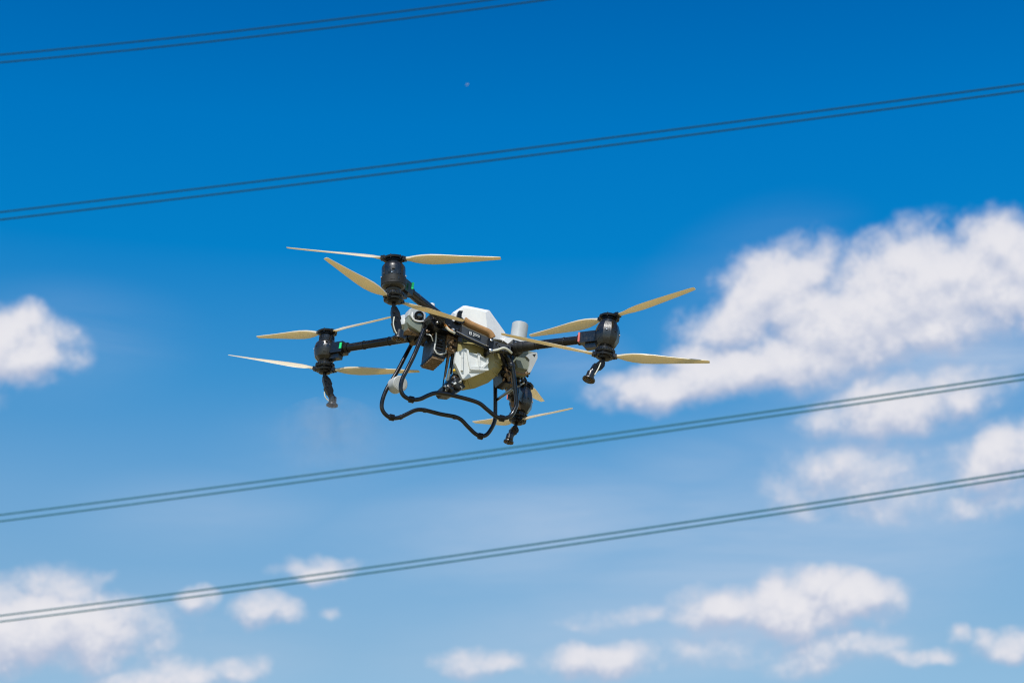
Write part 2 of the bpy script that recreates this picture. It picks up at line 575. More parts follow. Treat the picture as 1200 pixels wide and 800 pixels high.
MOT = {
    # top hub, bottom hub (picture), y plane, tips of upper rotor, tips of lower rotor, spin of the upper rotor
    1: dict(t=(461.3, 304.5), b=(461, 350), y=-.749, up=((336, 293.5), (586, 303)), lo=((384, 304), (541, 378.5)), s=1, uo=(2, -3), lo_o=(-6, -24), phase=.2),
    2: dict(t=(383.5, 389), b=(380.5, 434), y=.749, up=((299, 395.5), (461, 374)), lo=((268, 419), (490, 435.5)), s=-1, uo=(-6, 4), lo_o=(10, -8), phase=.9),
    3: dict(t=(714, 373), b=(708.5, 416), y=-.749, up=((619, 394), (816, 341)), lo=((583, 393.5), (831, 424.5)), s=-1, uo=(0, -24), lo_o=(-14, 0), phase=.5),
    4: dict(t=(614.5, 451), b=(606.5, 492.5), y=.749, up=((590, 432), (639, 472)), lo=((552, 495.5), (672, 481)), s=1, phase=.1),
}
for k, d in MOT.items():
    T, Bo = P(*d['t'], y=d['y']), P(*d['b'], y=d['y'])
    cen = (T + Bo) / 2
    ax = (T - Bo)
    # keep the stack length real, lean only slightly
    hl = .148
    ax.normalize()
    T, Bo = cen + ax * hl, cen - ax * hl
    d['c'], d['ax'], d['T'], d['B'] = cen, ax, T, Bo
    # housing
    if k in (1,):
        prof = [(.062, -.075), (.078, -.062), (.083, -.045), (.0835, .008), (.0815, .010), (.0815, .075), (.078, .088), (.066, .104)]
        seg = 28
    elif k in (3, 4):
        prof = [(.055, -.088), (.068, -.078), (.088, -.035), (.089, .03), (.082, .06), (.072, .088), (.06, .094)]
        seg = 10
    else:
        prof = [(.056, -.082), (.062, -.078), (.080, -.055), (.089, -.01), (.088, .025), (.078, .055), (.066, .068), (.055, .072)]
        seg = 24
    bm = B()
    lathe(bm, cen, ax, prof, seg, d['phase'])
    mo = finish(bm, 'motor', M['housing'], drone, angle=24)
    d['mo'] = mo
    if k == 1:
        bm = B(); lathe(bm, cen, ax, [(.080, -.052), (.0855, -.050), (.0860, .004), (.0825, .008)], 32)
        finish(bm, 'motor_band', M['band'], mo)
    # bells and necks
    bm = B(); lathe(bm, cen, ax, [(.052, .06), (.055, .095), (.054, .112), (.047, .116), (.047, .122), (.060, .127), (.060, .13)], 28)
    finish(bm, 'motor_bell', M['metal'], mo)
    bm = B(); lathe(bm, cen, ax, [(.03, -.138), (.056, -.134), (.066, -.124), (.068, -.112), (.062, -.100), (.048, -.096), (.050, -.09), (.052, -.07)], 28)
    finish(bm, 'motor_bell', M['metal'], mo)
    # cooling slots / seam ring and screws on the housing
    for j in range(8):
        a, b = frame_of(ax)
        w = 2 * math.pi * j / 8 + .3
        q = a * math.cos(w) + b * math.sin(w)
        rr = {1: .083, 2: .0885, 3: .087, 4: .087}[k]
        bm = B(); lathe(bm, cen + q * (rr - .006) + ax * .018, q, [(.006, 0), (.006, .009), (.004, .0105)], 8)
        finish(bm, 'screw', M['steel'] if j % 2 else M['metal'], mo)
    # rotors
    for (hub, tips, sg, hs, offs) in ((T, d['up'], d['s'], 1, d.get('uo', (0, 0))), (Bo, d['lo'], -d['s'], -1, d.get('lo_o', (0, 0)))):
        bm = B()
        lathe(bm, hub, ax, [(.055, -.014), (.072, -.010), (.074, .002), (.066, .009), (.035, .011), (.030, .022), (.012, .026)] if hs > 0 else
              [(.030, -.030), (.042, -.026), (.046, -.012), (.066, -.009), (.068, .004), (.05, .008)], 26)
        tp = [tip_point(hub, *q) for q in tips]
        for q in tp:
            s_ = (q - hub).normalized()
            n_ = (ax - s_ * ax.dot(s_)).normalized()
            bolt_box(bm, hub + s_ * .058, s_ * .06, s_.cross(n_) * .046, n_ * .024)
            for w_ in (-.013, .013):
                lathe(bm, hub + s_ * .066 + s_.cross(n_) * w_ - n_ * .017, n_, [(.007, 0), (.007, .034)], 8)
        pr = finish(bm, 'propeller', M['black'], drone, angle=30)
        for q, df in zip(tp, offs):      # each blade flexes a little differently under load
            blade(pr, hub, q, sg, df)

# --- arms
def arm(k, start_off, end, r0, r1, sleeve=None):
    c = MOT[k]['c']
    e = Vector(end)
    dr = (e - c).normalized()
    bm = B()
    tube(bm, [c + dr * .08, e], (r0, r1), 18, 1)
    a = finish(bm, 'arm', M['carbon'], drone)
    return a, c, dr

e1_ = P(518, 373, z=.0)
a1, c1, d1 = arm(1, 0, e1_, .031, .034)
e2_ = P(480, 396, z=-.02)
a2, c2, d2 = arm(2, 0, e2_, .029, .031)
e3_ = P(606, 407, z=-.01)
a3, c3, d3 = arm(3, 0, e3_, .029, .033)
e4_ = P(580, 436, z=-.02)
a4, c4, d4 = arm(4, 0, e4_, .030, .034)
print('arm ends', e1_, e2_, e3_, e4_)
for k, a, c, dr in ((1, a1, c1, d1), (2, a2, c2, d2), (3, a3, c3, d3), (4, a4, c4, d4)):
    side = dr.cross(ZUP).normalized()
    up = side.cross(dr).normalized()
    bm = B()
    bolt_box(bm, c + dr * .125, dr * .13, side * .085, up * .082)
    finish(bm, 'motor_bracket', M['housing'], a, bevel=.008)
    bm = B()
    bolt_box(bm, c + dr * .105 - up * .062, dr * .10, side * .05, up * .036)
    finish(bm, 'speed_controller', M['brown'] if k == 4 else M['housing'], a, bevel=.005)  # fourth one browned: warm bounce from below put into its colour
    bm = B()
    lathe(bm, c + dr * .185, dr, [(.03, 0), (.040, .004), (.040, .03), (.034, .036)], 20)
    finish(bm, 'clamp', M['black'], a)
    lm = M['green'] if k in (1, 2) else M['red']
    bm = B()
    tow = (EYE - c).normalized()
    if k == 1:
        bolt_box(bm, P(483.6, 334.8, y=-.71), XU * .014, YU * .012, ZUP * .045)
    elif k == 2:
        bolt_box(bm, c + dr * .178 + side * .044 + up * .004, dr * .018, side * .010, up * .045)
    elif k == 3:
        bolt_box(bm, c + dr * .194 - side * .030, dr * .014, side * .04, up * .07)
    else:
        bolt_box(bm, c + dr * .10 + side * .072 + up * .02, dr * .022, side * .014, up * .06)
    finish(bm, 'arm_light', lm, a, bevel=.004)

# --- spray nozzles hanging under the lower rotors
def nozzle(k, path, disc, rdisc, tilt=(0, 0), hose=None, fat=.018):
    y = MOT[k]['y']
    p = [P(u, v, y=y) for u, v in path]
    bm = B()
    tube(bm, [MOT[k]['B'], p[0]], .014, 12, 1)
    nz = finish(bm, 'nozzle', M['black'], drone)
    bm = B()
    w = (p[1] - p[0])
    tube(bm, [p[0], p[0] + w * .12], .020, 12, 1)
    sd = w.cross(YU).normalized()
    wn = w.normalized()
    prof = [p[0] + sd * .014, p[0] + w * .22 + sd * .030, p[0] + w * .5 + sd * .034, p[0] + w * .56 + sd * .026, p[0] + w * .85 + sd * .028, p[1] + sd * .018, p[1] - sd * .022, p[0] + w * .62 - sd * .033, p[0] + w * .58 - sd * .026, p[0] + w * .2 - sd * .024, p[0] - sd * .014]
    prism(bm, [q - YU * .018 for q in prof], YU * .036)
    finish(bm, 'nozzle_body', M['black'], nz, bevel=.004)
    for j in range(3):
        q = p[0] + w * (.25 + .17 * j) - YU * .02 + sd * (.008 if j % 2 else -.01)
        bm = B(); lathe(bm, q, -YU, [(.005, 0), (.005, .005), (.003, .007)], 8)
        finish(bm, 'screw', M['metal'], nz)
    dc = P(*disc, y=y)
    dax = Vector((tilt[0], tilt[1], 1)).normalized()
    bm = B()
    lathe(bm, dc, dax, [(.010, -.020), (.014, -.014), (.016, -.004), (rdisc * .72, -.003), (rdisc * .74, .003), (rdisc * .78, -.004), (rdisc * .98, -.006), (rdisc, 0), (rdisc * .96, .006),
                        (rdisc * .62, .013), (.030, .022), (.028, .06), (.022, .066)], 28)
    dd = finish(bm, 'spray_disc', M['housing'], nz)
    bm = B()
    for j in range(10):
        w_ = 2 * math.pi * j / 10
        a, b = frame_of(dax)
        q = a * math.cos(w_) + b * math.sin(w_)
        bolt_box(bm, dc - dax * .005 + q * rdisc * .5, q * rdisc * .5, dax.cross(q) * .004, dax * .006)
    finish(bm, 'disc_vanes', M['brown'], dd if False else nz)
    bm = B()
    tube(bm, [p[1], dc + dax * .05], .024, 14, 1)
    finish(bm, 'nozzle_motor', M['metal'], nz)
    if hose:
        bm = B(); tube(bm, [P(u, v, y=y - .03) for u, v in hose], .0042, 8)
        finish(bm, 'hose', M['hose'], nz)
    return nz

nozzle(1, [(461.5, 360), (466, 389)], (467, 397), .049, (.0, 0), [(462, 371), (461, 379), (462.5, 386), (465, 391)])
nozzle(2, [(380.5, 441), (387, 462)], (389.2, 474.5), .044, (-.05, 0), [(380, 459), (381, 465), (385, 469.5)])
nozzle(3, [(706.5, 424), (695, 434)], (690, 444.5), .046, (.25, .05), [(704, 425), (701, 432), (697, 439)])
nozzle(4, [(604, 500), (600, 509)], (596, 517.5), .040, (.12, 0), None)

# --- landing skids
NEAR = [(497, 386), (487, 412), (477, 433), (471.5, 444), (469.5, 455), (473, 463.5), (482, 468), (492, 467.5), (501, 463.5), (510, 460.5), (520, 461), (540, 465.5), (560, 471.5), (570, 479), (580, 487),
        (588, 490), (598, 487.5), (604, 478), (605.3, 470), (604, 456), (600.5, 430), (596, 419)]
FAR = [(484, 400), (474, 419), (464, 438), (453, 456), (447.5, 472), (449, 482), (457, 489), (467, 489.3), (477, 485), (487, 480.5), (497, 480.3), (516, 485), (537, 489.5), (548, 499.5), (557, 508), (565, 511),
       (572.5, 507), (579.5, 494), (580.5, 480), (580.3, 444), (580, 425)]
for pts, y, clamps in ((NEAR, -.19, ((482, 468), (588, 490))), (FAR, .19, ((459, 489), (563, 511)))):
    bm = B()
    pp = PL(pts, y=y)
    tube(bm, pp, .0152, 14, 4)
    sk = finish(bm, 'landing_skid', M['skid'], drone)
    for (u, v) in clamps:
        q = P(u, v, y=y)
        dr = (P(u + 5, v + 1, y=y) - q).normalized()
        bm = B(); lathe(bm, q - dr * .02, dr, [(.018, 0), (.024, .004), (.024, .036), (.018, .04)], 16)
        finish(bm, 'clamp', M['black'], sk)
for (u, v), (u2, v2) in (((496, 480.3), (500, 481)), ((531, 488), (535, 489)), ((468, 489.3), (474, 486.6))):
    q = P(u, v, y=.19)
    bm = B(); lathe(bm, q, P(u2, v2, y=.19) - q, [(.015, 0), (.0175, .001), (.0175, .02), (.015, .022)], 14)
    finish(bm, 'tube_band', M['metal'], drone)
# socket at the top of the near front leg and cross braces
bm = B(); lathe(bm, P(600.6, 431, y=-.19), P(594, 414, y=-.16) - P(600.6, 431, y=-.19), [(.019, 0), (.024, .01), (.024, .03), (.019, .06), (.024, .10), (.03, .125)], 16)
finish(bm, 'leg_socket', M['metal'], drone)
bm = B(); tube(bm, [P(583, 468, y=.19), P(601, 455, y=-.19)], .011, 12, 1)
finish(bm, 'cross_brace', M['skid'], drone)

# --- small hardware: fins, hub bolts, cable runs with ties, clips
for k, a_, dr in ((1, a1, d1), (2, a2, d2), (3, a3, d3), (4, a4, d4)):
    d = MOT[k]
    ax, cen, mo = d['ax'], d['c'], d['mo']
    a, b = frame_of(ax)
    bm = B()
    for j in range(22):
        w = 2 * math.pi * j / 22
        q = a * math.cos(w) + b * math.sin(w)
        bolt_box(bm, cen + ax * .098 + q * .054, q * .008, ax.cross(q) * .006, ax * .026)
        bolt_box(bm, cen - ax * .112 + q * .068, q * .007, ax.cross(q) * .008, ax * .014)
    finish(bm, 'cooling_fins', M['metal'], mo)['kind'] = 'stuff'
    bm = B()
    for j in range(6):
        w = 2 * math.pi * j / 6 + .4
        q = a * math.cos(w) + b * math.sin(w)
        lathe(bm, d['T'] + q * .066 - ax * .016, ax, [(.005, 0), (.005, .027)], 8)
        lathe(bm, d['B'] + q * .058 - ax * .013, ax, [(.005, 0), (.005, .022)], 8)
    finish(bm, 'hub_bolts', M['metal'], mo)['kind'] = 'stuff'
    # raised vents on the housing
    tow = (EYE - cen); tow = (tow - ax * tow.dot(ax)).normalized(); sdv = ax.cross(tow)
    for j, (u_, z_, wd, hh) in enumerate(() if k == 3 else ((-.028, .03, .018, .022), (.0, .046, .02, .008), (.026, .022, .014, .024), (-.006, -.03, .03, .006), (.034, -.02, .012, .018))):
        rr = .086 if k == 2 else .083
        off = math.sqrt(max(rr * rr - u_ * u_, 0))
        bm = B(); bolt_box(bm, cen + tow * (off - .002) + sdv * u_ + ax * z_, sdv * wd, tow * .012, ax * hh)
        finish(bm, 'vent', M['band' if j % 2 else 'metal'], mo, bevel=.0015)
    # cable along the arm
    L_ = (Vector({1: e1_, 2: e2_, 3: e3_, 4: e4_}[k]) - cen).length
    side = dr.cross(ZUP).normalized()
    bm = B()
    tube(bm, [cen + dr * .19 - ZUP * .029 - YU * .008, cen + dr * (L_ * .5) - ZUP * .030 - YU * .010, cen + dr * (L_ * .95) - ZUP * .030 - YU * .008], .0045, 8)
    finish(bm, 'cable', M['black'], a_)
    for j in range(2):
        bm = B(); lathe(bm, cen + dr * (L_ * (.46 + .3 * j)), dr, [(.031, 0), (.0335, .001), (.0335, .009), (.031, .01)], 18)
        finish(bm, 'cable_tie', M['band'] if j % 2 else M['metal'], a_)
# inner frame that ties the four arms, the skids and the tank together
V = Vector
for pts, r_ in (([e1_, V((-.24, -.22, .02)), V((-.20, -.14, .03))], .026), ([e4_, V((.27, .16, .0)), V((.20, .08, .0))], .026),
                ([e2_, V((-.34, .02, .0)), V((-.28, -.06, .02))], .026), ([e3_, V((.31, -.17, .0)), V((.26, -.08, .0))], .026),
                ([V((-.36, .2, .02)), V((.34, .2, .0))], .016), ([V((-.33, .2, .02)), V((-.31, -.05, .03))], .014), ([V((.31, .27, .0)), V((.31, -.14, .0))], .016),
                ([V((-.30, -.06, .02)), V((.30, -.06, .0))], .018)):
    bm = B(); tube(bm, pts, r_, 12, 2)
    finish(bm, 'frame_beam', M['black'], drone)
rg = random.Random(11)
def clutter(n, ur, vr, y, kinds, size=.022):
    """little connectors and cable ends packed in the open frame"""
    for i in range(n):
        u = rg.uniform(*ur); v = vr[0] + (vr[1] - vr[0]) * rg.random()
        p = P(u, v, y=y + rg.uniform(-.02, .02))
        bm = B()
        if rg.random() < .55:
            rot = Euler((rg.uniform(-.5, .5), rg.uniform(-.8, .8), rg.uniform(-.5, .5))).to_matrix()
            sx, sy, sz = [size * rg.uniform(.4, 1.3) for _ in range(3)]
            bolt_box(bm, p, rot @ Vector((sx, 0, 0)), rot @ Vector((0, sy, 0)), rot @ Vector((0, 0, sz)))
            finish(bm, 'connector', M[rg.choice(kinds)], drone, bevel=.0015)
        else:
            q = p + Vector((rg.uniform(-.05, .05), rg.uniform(-.01, .01), rg.uniform(-.06, .03)))
            tube(bm, [p, (p + q) / 2 + Vector((0, -.02, .008)), q], .0045, 6)
            finish(bm, 'cable', M[rg.choice(kinds)], drone)
clutter(20, (500, 533), (376, 394), -.12, ['black', 'metal', 'metal', 'steel', 'band', 'brown', 'panel'])
clutter(16, (586, 603), (414, 446), -.07, ['black', 'metal', 'band', 'brown', 'steel'])
clutter(10, (600, 618), (437, 450), .10, ['black', 'metal', 'band', 'steel'])
clutter(8, (598, 613), (401, 413), -.22, ['band', 'metal', 'steel'], .018)
clutter(9, (519, 541), (441, 459), -.17, ['metal', 'band', 'steel', 'brown', 'panel'], .02)
clutter(6, (523, 533), (396, 412), -.15, ['brown', 'band', 'tan'], .02)
clutter(6, (575, 600), (404, 412), -.25, ['band', 'metal'], .016)

# --- upright radar (front) and its fairing
def cyl(name, c, ax, r, h, m, parent, seg=32, edge=.006):
    bm = B()
    lathe(bm, Vector(c), Vector(ax), [(r - edge, 0), (r, edge), (r, h - edge), (r - edge, h)], seg)
    return finish(bm, name, m, parent)

rad_c = P(606.5, 402, y=0.0)
cyl('radar', rad_c, ZUP + XU * .03, .060, .155, M['grey'], drone)
# disc radar between the rear legs: face towards -Y
face = P(469.5, 449, y=.10)
axr = (RB.transposed() @ Vector((.50, .22, .84))).normalized()
rd = cyl('radar', face - axr * .10, axr, .058, .10, M['grey'], drone)
bm = B(); lathe(bm, face, axr, [(.045, 0), (.044, .002), (.02, .003)], 28)
finish(bm, 'radar_face', M['grey'], rd)

# --- tank: lower bowl (prism with chamfers), ribbed panel, white upper shell
TANK_F = [(537, 404), (556, 404), (572, 411), (578, 415), (580, 421), (578.5, 430), (574, 434), (566, 437), (557, 441), (547, 444), (541, 443.5), (536, 433)]
TANK_S = [(534, 396), (557, 396), (575, 404), (587, 411), (590, 420), (588, 432), (581, 441), (572, 448.5), (556, 455), (541, 457.5), (534, 451), (530, 436)]
fl, sl = PL(TANK_F, y=-.17), PL(TANK_S, y=-.07)
cen = sum(sl, Vector()) / len(sl)
bk = [cen + (p - cen) * .80 + YU * .14 + XU * .03 + ZUP * .04 for p in sl]
bk2 = [cen + (p - cen) * .6 + YU * .20 + XU * .05 + ZUP * .06 for p in sl]
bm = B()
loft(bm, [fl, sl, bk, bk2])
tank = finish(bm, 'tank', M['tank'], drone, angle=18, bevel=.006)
# moulding lines on the olive flank
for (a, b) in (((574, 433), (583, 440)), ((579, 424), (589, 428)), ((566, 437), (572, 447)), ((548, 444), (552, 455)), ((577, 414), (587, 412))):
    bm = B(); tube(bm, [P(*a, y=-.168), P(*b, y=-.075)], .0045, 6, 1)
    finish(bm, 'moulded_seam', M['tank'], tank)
PAN = [(534.5, 412), (540, 411), (541.5, 409.3), (545, 408), (548.5, 409.6), (550, 413), (559, 414.6), (560, 413.4), (563, 414.4), (564, 417), (569, 420), (571, 419), (572.3, 433), (568, 435.3), (559, 439), (547, 443.7), (542, 443.7),
       (537.5, 434), (533.3, 425), (533.6, 417.5)]
bm = B()
prism(bm, PL(PAN, y=-.198), YU * .03)
panel = finish(bm, 'tank_panel', M['panel'], tank, angle=20, bevel=.0035)
for pts in ([(541.5, 411), (541.3, 420), (541, 434)], [(547.5, 410.5), (549.5, 425), (551.2, 432.5), (561, 432.8), (571.5, 433.2)],
            [(560.5, 415), (561, 424), (561.6, 430.8), (552, 430.6)], [(571, 420), (571, 425), (565, 431), (562, 431)]):
    q = PL(pts, y=-.203)
    bm = B()
    for a, b in zip(q, q[1:]):
        dr = (b - a)
        sd = dr.cross(YU).normalized()
        bolt_box(bm, (a + b) / 2, dr * 1.06, sd * .014, YU * .02)
    finish(bm, 'rib', M['panel'], panel, bevel=.002)
bm = B()
prism(bm, PL([(549.5, 434), (571.8, 433.8), (567, 435.8), (549.6, 435.6)], y=-.199), YU * -.006)
finish(bm, 'rib', M['panel'], panel, bevel=.001)

# upper shell
TOPF = [(530.5, 375), (533, 367.5), (543.5, 360.5), (560, 363), (569, 366), (571, 386), (574, 396), (560, 392), (540, 384)]
TOPS = [(528.5, 376), (530.5, 366), (542.5, 358.3), (546, 358), (573.5, 363.6), (592, 389.5), (593, 399), (560, 401), (534, 388)]
f_, s_ = PL(TOPF, y=-.17), PL(TOPS, y=-.04)
cn = sum(s_, Vector()) / len(s_)
b1 = [cn + (p - cn) * .93 + YU * .20 for p in s_]
b2 = [cn + (p - cn) * .7 + YU * .27 for p in s_]
bm = B()
loft(bm, [f_, s_, b1, b2])
shell = finish(bm, 'tank_cover', M['white'], tank, angle=16, bevel=.006)
# shaded recess of the shell as a ledge, warm bounce put into its tan
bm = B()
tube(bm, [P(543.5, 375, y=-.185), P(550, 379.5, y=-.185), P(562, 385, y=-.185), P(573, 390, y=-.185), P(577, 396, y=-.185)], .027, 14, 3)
finish(bm, 'bounce_tint_ledge', M['tan'], tank)

# --- side rail, its sticker and the lines that run along it
bm = B()
prism(bm, PL([(541.5, 381.5), (547, 384.5), (574, 396.5), (574, 407), (544, 393), (541, 390)], y=-.245), YU * .05)
rail = finish(bm, 'side_rail', M['slate'], drone, bevel=.004)
bm = B()
prism(bm, PL([(549.5, 386.8), (564, 393), (563, 398.5), (548.5, 391.6)], y=-.2475), YU * .002)
stk = finish(bm, 'sticker', M['decal'], rail)
def onst(a, b):   # sticker coordinates 0..1
    p00, p10, p11, p01 = PL([(548.5, 391.6), (563, 398.5), (564, 393), (549.5, 386.8)], y=-.2482)
    return p00.lerp(p10, a).lerp(p01.lerp(p11, a), b)
bm = B()
for (a0, b0, a1, b1_) in ((.06, .12, .12, .88), (.06, .78, .26, .88), (.06, .44, .26, .56), (.06, .12, .26, .22), (.2, .12, .26, .88),
                          (.36, .70, .90, .84), (.36, .44, .50, .56), (.54, .42, .66, .56), (.36, .16, .50, .28), (.72, .44, .92, .54)):
    bm.faces.new([bm.verts.new(onst(*q)) for q in ((a0, b0), (a1, b0), (a1, b1_), (a0, b1_))])
finish(bm, 'sticker_print', M['print'], rail)
bm = B()
prism(bm, PL([(577, 398.5), (598.5, 405.5), (599, 413), (590, 411), (577, 408)], y=-.22), YU * .05)
finish(bm, 'side_rail', M['slate'], drone, bevel=.004)
bm = B()
tube(bm, [P(513, 372, y=-.22), P(519, 381, y=-.24), P(530, 389, y=-.24), P(548, 397.5, y=-.25), P(560, 403, y=-.25), P(572, 409, y=-.25), P(577, 410, y=-.24)], .007, 8)
finish(bm, 'cable', M['black'], drone)
bm = B()
tube(bm, [P(535, 388, y=-.25), P(548, 394.8, y=-.257), P(560, 400.4, y=-.257), P(573, 406.5, y=-.25)], .0045, 8)
finish(bm, 'cable', M['steel'], drone)
bm = B()
tube(bm, [P(511.5, 368, y=-.25), P(516, 370.5, y=-.26), P(519, 376, y=-.26), P(523, 382.5, y=-.26), P(527, 386.5, y=-.26), P(530.5, 388.5, y=-.26)], .0085, 8)
finish(bm, 'cable', M['orange'], drone)
bm = B()
tube(bm, [P(522.5, 383, y=-.262), P(527, 387.2, y=-.268), P(533, 390.4, y=-.262)], .0085, 8)
finish(bm, 'cable', M['hose'], drone)
bm = B()
tube(bm, [P(576.5, 411, y=-.27), P(583, 409.8, y=-.28), P(590, 407.6, y=-.28), P(595, 409.5, y=-.28), P(599.5, 413.5, y=-.26)], .0085, 10)
finish(bm, 'hose', M['hose'], drone)
# clamp block between the rails
bm = B()
prism(bm, PL([(573, 396), (577, 396), (579, 401), (577, 412), (574, 414), (572, 411)], y=-.27), YU * .09)
cb = finish(bm, 'rail_clamp', M['black'], drone, bevel=.004)
bm = B(); lathe(bm, P(575, 411, y=-.28), -YU, [(.014, 0), (.014, .012), (.008, .016)], 12)
finish(bm, 'screw', M['steel'], cb)
bm = B(); lathe(bm, P(575.5, 399, y=-.27), -YU, [(.009, 0), (.009, .008), (.006, .01)], 10)
finish(bm, 'screw', M['steel'], cb)
for (u, v) in ((538.5, 398.5),):
    bm = B(); bolt_box(bm, P(u, v, y=-.235), XU * .03, YU * .03, ZUP * .035)
    finish(bm, 'rail_clamp', M['black'], drone, bevel=.003)
# near front joint with ribbed sleeve
jb = P(604, 408, y=-.16)
bm = B()
bolt_box(bm, jb, XU * .085, YU * .09, ZUP * .085)
fj = finish(bm, 'arm_joint', M['housing'], drone, bevel=.012)
for (dx, dz) in ((-.02, .022), (.018, .026), (.0, -.004), (-.024, -.026), (.022, -.022)):
    bm = B(); lathe(bm, jb + Vector((dx, -.045, dz)), -YU, [(.009, 0), (.009, .007), (.005, .011)], 8)
    finish(bm, 'screw', M['steel'], fj)
bm = B()
sd3 = (c3 - e3_).normalized()
s0 = e3_ - sd3 * .02
lathe(bm, s0, sd3, [(.034, 0), (.040, .01), (.040, .03), (.036, .034), (.039, .04), (.038, .07), (.035, .074), (.037, .08), (.035, .13), (.031, .18)], 18)
finish(bm, 'arm_sleeve', M['band'], a3)
# near rear joint: the dark hub where arm 1 meets the frame
bm = B()
prism(bm, PL([(503, 369), (513, 366.5), (519, 372), (529.5, 374), (530, 380), (541, 384), (542, 391), (531, 389), (521, 387), (512, 384), (505, 377)], y=-.20), YU * .10)
rj = finish(bm, 'arm_joint', M['black'], drone, bevel=.005)
for i in range(7):
    a = P(508 + i * 4.6, 374 + i * 2.1 + (i % 2) * 2.4, y=-.20)
    bm = B(); lathe(bm, a, -YU, [(.010 + .003 * (i % 3), 0), (.010, .012), (.006, .015)], 8)
    finish(bm, 'screw', M['steel'] if i % 2 else M['metal'], rj)
bm = B()
prism(bm, PL([(517, 366.5), (528.5, 369.5), (529.5, 376), (523, 375.5), (516, 371)], y=-.10), YU * .07)
finish(bm, 'latch', M['housing'], drone, bevel=.004)
# black inner frame: plates, struts and plumbing seen between the parts
core = [
    ([(498, 374), (512, 378), (526, 384), (536, 390), (534, 400), (524, 392), (512, 388), (500, 398), (494, 392)], -.09, .16, 'black'),
    ([(530, 376), (541, 380), (541, 394), (531, 392)], -.19, .10, 'black'),
    ([(586, 410), (600, 412), (602, 436), (598, 450), (589, 447), (585, 432)], -.04, .14, 'black'),
    ([(600, 436), (614, 438), (618, 446), (606, 452), (600, 448)], .12, .12, 'black'),
    ([(525, 391), (538, 396), (536, 404), (532, 414), (526, 414), (523.5, 400)], -.14, .10, 'brown'),
]
for pts, y, dpt, mt in core:
    bm = B()
    prism(bm, PL(pts, y=y), YU * dpt)
    finish(bm, 'frame_plate', M[mt], drone, bevel=.004)
for i in range(5):   # textured clips on the brown neck
    bm = B(); bolt_box(bm, P(528.5 + (i % 2) * 3, 395.5 + i * 3.8, y=-.145), XU * .035, YU * .02, ZUP * .012)
    finish(bm, 'clip', M['black'] if i % 2 else M['brown'], drone, bevel=.002)
# posts down to the pump
for (a, b, r_, mt) in (((527, 412), (521, 443), .008, 'brown'), ((530.5, 414), (527.5, 438), .012, 'black'), ((524.5, 414), (519, 452), .004, 'black'), ((527.6, 432), (524.5, 446), .011, 'hose')):
    bm = B(); tube(bm, [P(*a, y=-.12), P(*b, y=-.12)], r_, 10, 1)
    finish(bm, 'strut', M[mt], drone)
bm = B(); lathe(bm, P(531.8, 434.2, y=-.175), -YU, [(.009, 0), (.009, .012), (.004, .016)], 12)
finish(bm, 'fitting', M['yellow'], drone)
# pump
bm = B()
prism(bm, PL([(518.5, 457), (518.8, 452), (526, 446), (531.5, 437), (536.5, 439), (541, 446.5), (545.5, 453), (538, 458.5), (531, 461.5), (521, 460.5)], y=-.15), YU * .13)
pump = finish(bm, 'pump', M['black'], drone, bevel=.008)
bm = B(); lathe(bm, P(536, 450, y=-.15), Vector((.25, -1, -.1)), [(.048, -.02), (.046, .012), (.036, .02), (.012, .022)], 20)
finish(bm, 'pump_cap', M['metal'], pump)
bm = B(); lathe(bm, P(526, 455.5, y=-.15), Vector((-.1, -1, -.1)), [(.032, -.02), (.032, .012), (.02, .018), (.006, .03)], 16)
finish(bm, 'pump_cap', M['housing'], pump)
for (u, v, r_) in ((521, 453, .010), (531.5, 443, .008), (522, 457.5, .007), (538, 443, .007), (529.5, 449, .008), (540, 455, .006)):
    bm = B(); lathe(bm, P(u, v, y=-.152), -YU, [(r_, 0), (r_, .014), (r_ * .6, .02)], 10)
    finish(bm, 'screw', M['steel'], pump)

# --- battery in its open frame
nt_ = P(511, 385, y=-.11)
nb = P(507.3, 413.5, y=-.11)
hz = Vector((0, 0, nb.z - nt_.z))
bw, bd = .088, .235
base = Vector((nt_.x, -.11, nb.z))
lean = Vector((nb.x - nt_.x, 0, nb.z - nt_.z))
bm = B()
obox(bm, nb, XU * bw + ZUP * -.01, YU * bd, -lean * 1.12)
bat = finish(bm, 'battery', M['battery'], drone, bevel=.006)
# pale frame on the near face
fr = PL([(511.5, 388), (511, 398), (509, 409), (512, 414), (516, 415.5), (522.5, 413.5), (523.8, 405), (524.5, 393)], y=-.122)
bm = B(); tube(bm, fr, .0055, 4, 1)
finish(bm, 'battery_frame', M['panel'], bat)
for i in range(6):
    a = P(516.8 - i * .35, 391 + i * 3.5, y=-.118)
    bm = B(); bolt_box(bm, a, XU * (.05 - .006 * (i % 2)), YU * .018, ZUP * .009)
    finish(bm, 'fin', M['metal'] if i % 2 else M['band'], bat, bevel=.002)
bm = B(); lathe(bm, P(516.5, 399.5, y=-.12), -YU, [(.016, 0), (.014, .008), (.008, .012)], 14)
finish(bm, 'plug', M['metal'], bat)
# slatted underside
for i in range(7):
    o_ = nb + YU * (.004 + i * .033) - ZUP * .016
    bm = B(); obox(bm, o_, XU * (bw + .004), YU * .02, ZUP * -.02)
    finish(bm, 'slat', M['brown'], bat, bevel=.002)
bm = B(); obox(bm, nb - ZUP * .008 - XU * .004, XU * (bw + .012), YU * (bd + .004), ZUP * -.012)
finish(bm, 'base_plate', M['black'], bat, bevel=.002)

